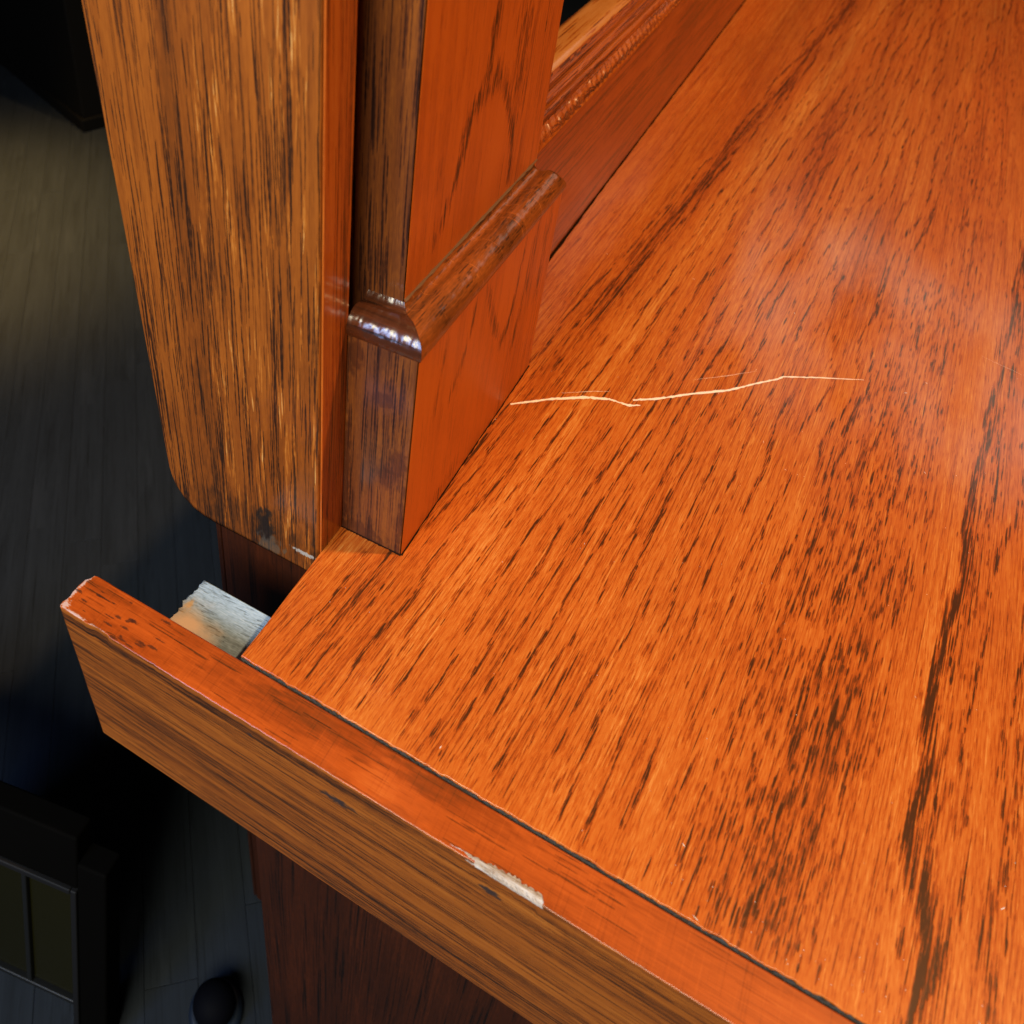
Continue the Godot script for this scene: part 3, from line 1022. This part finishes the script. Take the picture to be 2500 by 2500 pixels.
func build_side_rail(cab: Node3D) -> void:
	# face 0.20 across (y), 0.9 along (z)
	stock(384, 1536, 0.20, 0.9, 101, 0.585, 3600, 0.02, 0.10, 0.0006, 0.20, 60.0)
	for i in 22:
		stain(rng.randf() * TW, rng.randf() * TH, rng.randf_range(30, 110), rng.randf_range(60, 240), rng.randf_range(-0.05, 0.09), 590 + i)
	var face := wood(tex(oak(1.0)), 0.38, 0.6, 0.14, 0.01)
	var s := Shape.new(2, Vector2(0.20, 0.9), Vector2(0.03, 0.2))
	s.rounded_box(Vector3(-0.054, -0.02, -1.7), Vector3(0.0022, 0.1190, -0.2600), 0.0008, Vector3i(2, 3, 30))
	var rail := part("side_rail", s.mesh(), face, cab)

	# shadow line between rail and seat, modelled as a dark strip
	var n2 := FastNoiseLite.new()
	n2.frequency = 1.0
	var shade_strip := Shape.new(2, Vector2(0.1, 0.1))
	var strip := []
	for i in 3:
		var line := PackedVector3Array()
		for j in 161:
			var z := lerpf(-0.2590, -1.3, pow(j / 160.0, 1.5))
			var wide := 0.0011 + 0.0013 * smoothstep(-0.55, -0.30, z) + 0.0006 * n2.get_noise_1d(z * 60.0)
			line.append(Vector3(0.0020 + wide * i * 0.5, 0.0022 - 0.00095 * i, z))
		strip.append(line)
	shade_strip.sheet(strip, Vector3(1, 1, 0))
	part("corner_shade", shade_strip.mesh(), plain(Color(0.014, 0.007, 0.004), 0.9, 0.05), rail)

	stock(256, 1536, 0.08, 0.9, 103, 0.95, 1500, 0.01, 0.05, 0.0006, 0.34, 90.0)
	var cap := wood(tex(oak(1.15)), 0.38, 0.6, 0.12, 0.03)
	var n1 := FastNoiseLite.new()
	n1.frequency = 1.0
	n1.fractal_octaves = 3
	# moulded top, seen from the seat outwards: carved edge, bead, hollow, flat cap
	var carved := [Vector2(0.0026, 0.1180), Vector2(0.0018, 0.1206), Vector2(-0.0004, 0.1232), Vector2(-0.0026, 0.1252), Vector2(-0.0042, 0.1262)]
	var bead := [Vector2(-0.0042, 0.1262), Vector2(-0.0050, 0.1284), Vector2(-0.0068, 0.1302), Vector2(-0.0092, 0.1304), Vector2(-0.0112, 0.1290), Vector2(-0.0122, 0.1268)]
	var hollow := [Vector2(-0.0122, 0.1268), Vector2(-0.0138, 0.1256), Vector2(-0.0152, 0.1272), Vector2(-0.0172, 0.1286), Vector2(-0.0194, 0.1280), Vector2(-0.0214, 0.1262), Vector2(-0.0244, 0.1270), Vector2(-0.0270, 0.1296)]
	var flat := [Vector2(-0.0270, 0.1296), Vector2(-0.0300, 0.1318), Vector2(-0.0340, 0.1322), Vector2(-0.0490, 0.1322), Vector2(-0.0535, 0.1310), Vector2(-0.0556, 0.1275), Vector2(-0.0558, 0.118)]
	var red := wood(orange_side(), 0.42, 0.25, 0.25, 0.05)
	for item in [["carved_edge", carved, red, 0.0012], ["bead", bead, red, 0.0003], ["hollow", hollow, red, 0.0004], ["rail_cap", flat, cap, 0.0001]]:
		var sh := Shape.new(2, Vector2(0.08, 0.9) if item[0] == "rail_cap" else Vector2(0.03, 0.5), Vector2(0.1, 0.3))
		var prof: Array = item[1]
		var nz := 520 if item[0] == "carved_edge" else 120
		var rows := []
		for i in prof.size():
			var line := PackedVector3Array()
			var edge := 0.25 if i == 0 or i == prof.size() - 1 else 1.0
			for j in nz + 1:
				var z := lerpf(-0.2600, -1.25, pow(j / float(nz), 1.3))
				var k: float = item[3] * edge
				var bump := n1.get_noise_2d(z * 150.0, i * 0.9) * k
				if item[0] == "carved_edge":
					bump += 0.5 * k * sin(z * 620.0 + i * 1.1) + 0.6 * k * n1.get_noise_2d(z * 420.0, i * 1.7)
				line.append(Vector3(prof[i].x + bump * 0.6, prof[i].y + bump, z))
			rows.append(line)
		sh.sheet(rows, Vector3(0.4, 1, 0))
		part(item[0], sh.mesh(), item[2], rail)


func build_lower(cab: Node3D) -> void:
	stock(512, 1024, 0.20, 0.5, 111, 0.40, 1600, 0.02, 0.1, 0.0006, 0.16, 70.0)
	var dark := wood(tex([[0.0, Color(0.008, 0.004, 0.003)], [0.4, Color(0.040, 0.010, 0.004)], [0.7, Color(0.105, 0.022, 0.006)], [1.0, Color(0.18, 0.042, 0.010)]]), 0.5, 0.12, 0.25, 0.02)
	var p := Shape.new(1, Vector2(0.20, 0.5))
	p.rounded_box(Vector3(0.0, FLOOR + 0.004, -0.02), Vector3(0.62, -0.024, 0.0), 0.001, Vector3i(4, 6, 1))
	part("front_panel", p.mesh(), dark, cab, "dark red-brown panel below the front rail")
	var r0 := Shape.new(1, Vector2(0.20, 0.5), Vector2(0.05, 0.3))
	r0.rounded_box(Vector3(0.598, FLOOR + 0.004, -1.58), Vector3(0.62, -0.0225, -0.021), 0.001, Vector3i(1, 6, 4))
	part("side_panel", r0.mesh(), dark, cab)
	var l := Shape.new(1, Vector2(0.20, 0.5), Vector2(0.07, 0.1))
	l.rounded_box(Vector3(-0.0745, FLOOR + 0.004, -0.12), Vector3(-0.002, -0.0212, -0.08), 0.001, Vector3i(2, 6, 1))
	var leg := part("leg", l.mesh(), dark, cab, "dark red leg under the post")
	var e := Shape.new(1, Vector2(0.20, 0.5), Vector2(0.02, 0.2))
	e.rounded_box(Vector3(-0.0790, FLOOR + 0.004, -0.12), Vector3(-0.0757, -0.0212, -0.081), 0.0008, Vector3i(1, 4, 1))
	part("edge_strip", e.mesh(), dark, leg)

	# grey unvarnished runner; sunlit end and bluish shade are painted into its colour
	canvas(256, 512, 121, 0.55, 0.16, 0.10, 0.14, 16.0)
	rng.seed = 122
	for i in 420:
		pore(rng.randf() * 256, rng.randf() * 512, rng.randf_range(10, 70), rng.randf_range(0.6, 1.8), rng.randf_range(-0.1, 0.3), 0.05, 0.4)
	var im := tex([[0.0, Color(0.05, 0.07, 0.10)], [0.35, Color(0.18, 0.26, 0.38)], [0.65, Color(0.33, 0.48, 0.72)], [1.0, Color(0.50, 0.66, 0.88)]])
	# across = z + 0.045 over 0.06 m, along = x + 0.06 over 0.07 m
	patch(im, (-0.013 + 0.045) / 0.06 * 256, 512 - (-0.041 + 0.06) / 0.07 * 512, 80, 190, Color(0.84, 0.66, 0.58), 1.0, 31, 0.010, 0.4, -0.15)
	patch(im, (-0.0215 + 0.045) / 0.06 * 256, 512 - (-0.0475 + 0.06) / 0.07 * 512, 26, 22, Color(0.70, 0.36, 0.12), 0.6, 33, 0.05, 1.0, 0.0)
	var raw := wood(im, 0.75, 0.0, 0.0, 0.08)
	var r := Shape.new(0, Vector2(0.06, 0.07), Vector2(0.045, 0.06))
	r.rounded_box(Vector3(-0.0510, -0.046, -0.0371), Vector3(0.05, -0.0226, -0.0006), 0.0007, Vector3i(20, 2, 24), RunnerBend.new())
	part("runner", r.mesh(), raw, cab, "short grey unvarnished runner with warm light painted on its end")


# ---------------------------------------------------------------- surroundings
func build_floor() -> void:
	var ground := MeshInstance3D.new()
	ground.name = "floor"
	var pm := PlaneMesh.new()
	pm.size = Vector2(12, 12)
	ground.mesh = pm
	ground.material_override = plain(Color(0.006, 0.005, 0.005), 0.9)
	ground.position = Vector3(0, FLOOR - 0.012, 0)
	ground.set_meta("kind", "structure")
	add_child(ground)
	# narrow boards laid diagonally to the cabinet
	var along := Vector3(-0.67, 0, -0.742).normalized()
	var cross := Vector3(0.742, 0, -0.67).normalized()
	var start := Vector3(-0.1165, FLOOR, 0.0290)
	var mats := []
	rng.seed = 131
	for k in 3:
		stock(128, 512, 0.05, 0.6, 140 + k, 0.5, 260, 0.02, 0.08, 0.0006, 0.2, 70.0)
		for i in 8:
			stain(rng.randf() * TW, rng.randf() * TH, rng.randf_range(14, 40), rng.randf_range(30, 120), rng.randf_range(-0.2, 0.2), 690 + i + 20 * k)
		var m := wood(tex([[0.0, Color(0.009, 0.011, 0.014)], [0.5, Color(0.0170, 0.0215, 0.0290)], [1.0, Color(0.027, 0.033, 0.044)]]), 0.55, 0.0, 0.0, 0.03)
		mats.append(m)
	var width := 0.0465
	var shapes := []
	for k in 6:
		var s := Shape.new(2, Vector2(0.05, 0.6), Vector2(0.02 * k, 0.17 * k))
		var length: float = [0.55, 0.7, 0.85, 0.6, 0.95, 0.75][k]
		s.rounded_box(Vector3(0.00015, -0.011, 0.00015), Vector3(width - 0.00015, 0.0, length - 0.0003), 0.0003, Vector3i(1, 1, 1), null, 0b111011)
		shapes.append([s.mesh(), length])
	var turn := Basis(cross, Vector3.UP, cross.cross(Vector3.UP))
	var dir := turn.z
	var sign := 1.0 if dir.dot(along) > 0 else -1.0
	for row in range(-40, 22):
		var at := -1.0 - rng.randf() * 0.5
		if row == 0:
			at = -0.55
		while at < 2.6:
			var k := rng.randi_range(0, 5)
			if row == 0 and at < -0.4:
				k = 0
				at = -0.55 + 0.002
			var length: float = shapes[k][1]
			var p := start + cross * width * row + along * at
			var far: Vector3 = p + along * length
			var o := MeshInstance3D.new()
			o.mesh = shapes[k][0]
			o.material_override = mats[rng.randi_range(0, 2)]
			o.name = "floorboard"
			var b := turn if sign > 0 else Basis(cross, Vector3.UP, along)
			o.transform = Transform3D(b, p - ground.position + Vector3(0, rng.randf_range(-0.0003, 0.0), 0))
			var mid := (p + far) * 0.5
			if mid.x < 0.62 and mid.x > -2.4 and mid.z < 0.95 and mid.z > -2.0 and not (mid.x > 0.1 and mid.z < -0.25):
				ground.add_child(o, true)
			at += length


func bar(win: Node3D, place: Transform3D, called: String, lo: Vector3, hi: Vector3, r: float, m: Material) -> void:
	var sh := Shape.new(1, Vector2(0.1, 0.1))
	sh.rounded_box(lo, hi, r, Vector3i(1, 1, 1))
	part(called, sh.mesh(), m, win).transform = place


func build_background() -> void:
	# leaded glass window standing on the floor, leaning back a little
	var t := Vector3(0.98035, 0, -0.19727)
	var s := Vector3(0.04941, -0.96812, 0.24556)
	var out := -t.cross(s)
	var b := Vector3(-0.1532, -0.40, 0.0365)
	var at := Vector3(b.x - 0.06, FLOOR, b.z + 0.03)
	var win := thing("leaded_window", "dark framed leaded glass panel with olive panes standing low on the floor", "window", at)
	var frame_m := plain(Color(0.002, 0.0018, 0.0016), 0.8, 0.1)
	var lip_m := plain(Color(0.008, 0.008, 0.009), 0.6, 0.3)
	var lead_m := plain(Color(0.004, 0.0045, 0.0045), 0.5)
	var basis := Basis(t, -s, out)
	var place := Transform3D(basis.scaled(Vector3.ONE * 1.186), b - at)
	# local axes: x to the right along the top, y up the panel, z out of it
	var foot := -0.1565
	bar(win, place, "stile", Vector3(0.003, foot, -0.018), Vector3(0.024, 0.03, 0.0), 0.002, frame_m)
	bar(win, place, "top_rail", Vector3(-0.30, 0.004, -0.018), Vector3(0.0028, 0.052, -0.001), 0.002, frame_m)
	bar(win, place, "lip", Vector3(-0.30, -0.001, -0.012), Vector3(-0.002, 0.0036, 0.0008), 0.001, lip_m)
	bar(win, place, "lip", Vector3(-0.0018, foot, -0.012), Vector3(0.0026, 0.0036, 0.0008), 0.001, lip_m)
	var cols := [-0.0022, -0.0425, -0.083, -0.124, -0.165]
	for i in 4:
		var glass := plain(Color(0.009, 0.0082, 0.0015) * (1.0 - 0.12 * i), 0.25, 0.3)
		bar(win, place, "pane", Vector3(cols[i + 1] + 0.0022, -0.126, -0.012), Vector3(cols[i] - 0.0022, -0.0014, -0.009), 0.0008, glass)
		bar(win, place, "came", Vector3(cols[i + 1] - 0.002, -0.128, -0.013), Vector3(cols[i + 1] + 0.002, -0.0012, -0.006), 0.001, lead_m)
	bar(win, place, "bottom_came", Vector3(-0.30, -0.1325, -0.013), Vector3(-0.0022, -0.1285, -0.006), 0.001, lead_m)

	# small dark caster wheel on the floor
	var cw := thing("caster_wheel", "small dark round caster wheel on the floor beside the cabinet's lower corner", "caster", Vector3(-0.0545, FLOOR, 0.0080))
	var black := plain(Color(0.002, 0.0022, 0.004), 0.7, 0.15)
	var st := SurfaceTool.new()
	st.begin(Mesh.PRIMITIVE_TRIANGLES)
	var ball := SphereMesh.new()
	ball.radius = 0.018
	ball.height = 0.031
	ball.radial_segments = 32
	ball.rings = 16
	st.append_from(ball, 0, Transform3D(Basis(), Vector3(0, 0.023, 0)))
	part("wheel", st.commit(), black, cw)
	var ring := TorusMesh.new()
	ring.inner_radius = 0.013
	ring.outer_radius = 0.023
	var foot_m := plain(Color(0.008, 0.014, 0.028), 0.4)
	var base := part("base_ring", ring, foot_m, cw)
	base.position = Vector3(0, 0.004, 0)

	# dark chest far back on the floor; its lower corner reaches into the warm patch
	var chest := thing("dark_chest", "black wooden chest standing on the floor behind the cabinet", "chest", Vector3(-1.65, FLOOR, -1.60))
	var dark := plain(Color(0.003, 0.003, 0.003), 0.7, 0.2)
	var p0 := Vector3(-1.8292, 0, -1.3535) - Vector3(-1.65, 0, -1.60)
	var p1 := Vector3(-1.345, 0, -1.172) - Vector3(-1.65, 0, -1.60)
	var ux := (p1 - p0).normalized()
	var turn := Basis(ux, Vector3.UP, ux.cross(Vector3.UP))
	var body := Shape.new(1, Vector2(0.3, 0.5))
	body.rounded_box(Vector3(-0.70, 0.03, -0.45), Vector3(0.0, 0.62, 0.0), 0.004, Vector3i(1, 1, 1))
	var bo := part("body", body.mesh(), dark, chest)
	bo.transform = Transform3D(turn, p1)
	var plinth := Shape.new(1, Vector2(0.3, 0.5))
	plinth.rounded_box(Vector3(-0.71, 0.0, -0.46), Vector3(0.008, 0.032, 0.008), 0.004, Vector3i(1, 1, 1))
	var po := part("plinth", plinth.mesh(), dark, chest)
	po.transform = Transform3D(turn, p1)
	var lid := Shape.new(1, Vector2(0.3, 0.5))
	lid.rounded_box(Vector3(-0.72, 0.622, -0.47), Vector3(0.015, 0.65, 0.015), 0.006, Vector3i(1, 1, 1))
	var lo := part("lid", lid.mesh(), dark, chest)
	lo.transform = Transform3D(turn, p1)
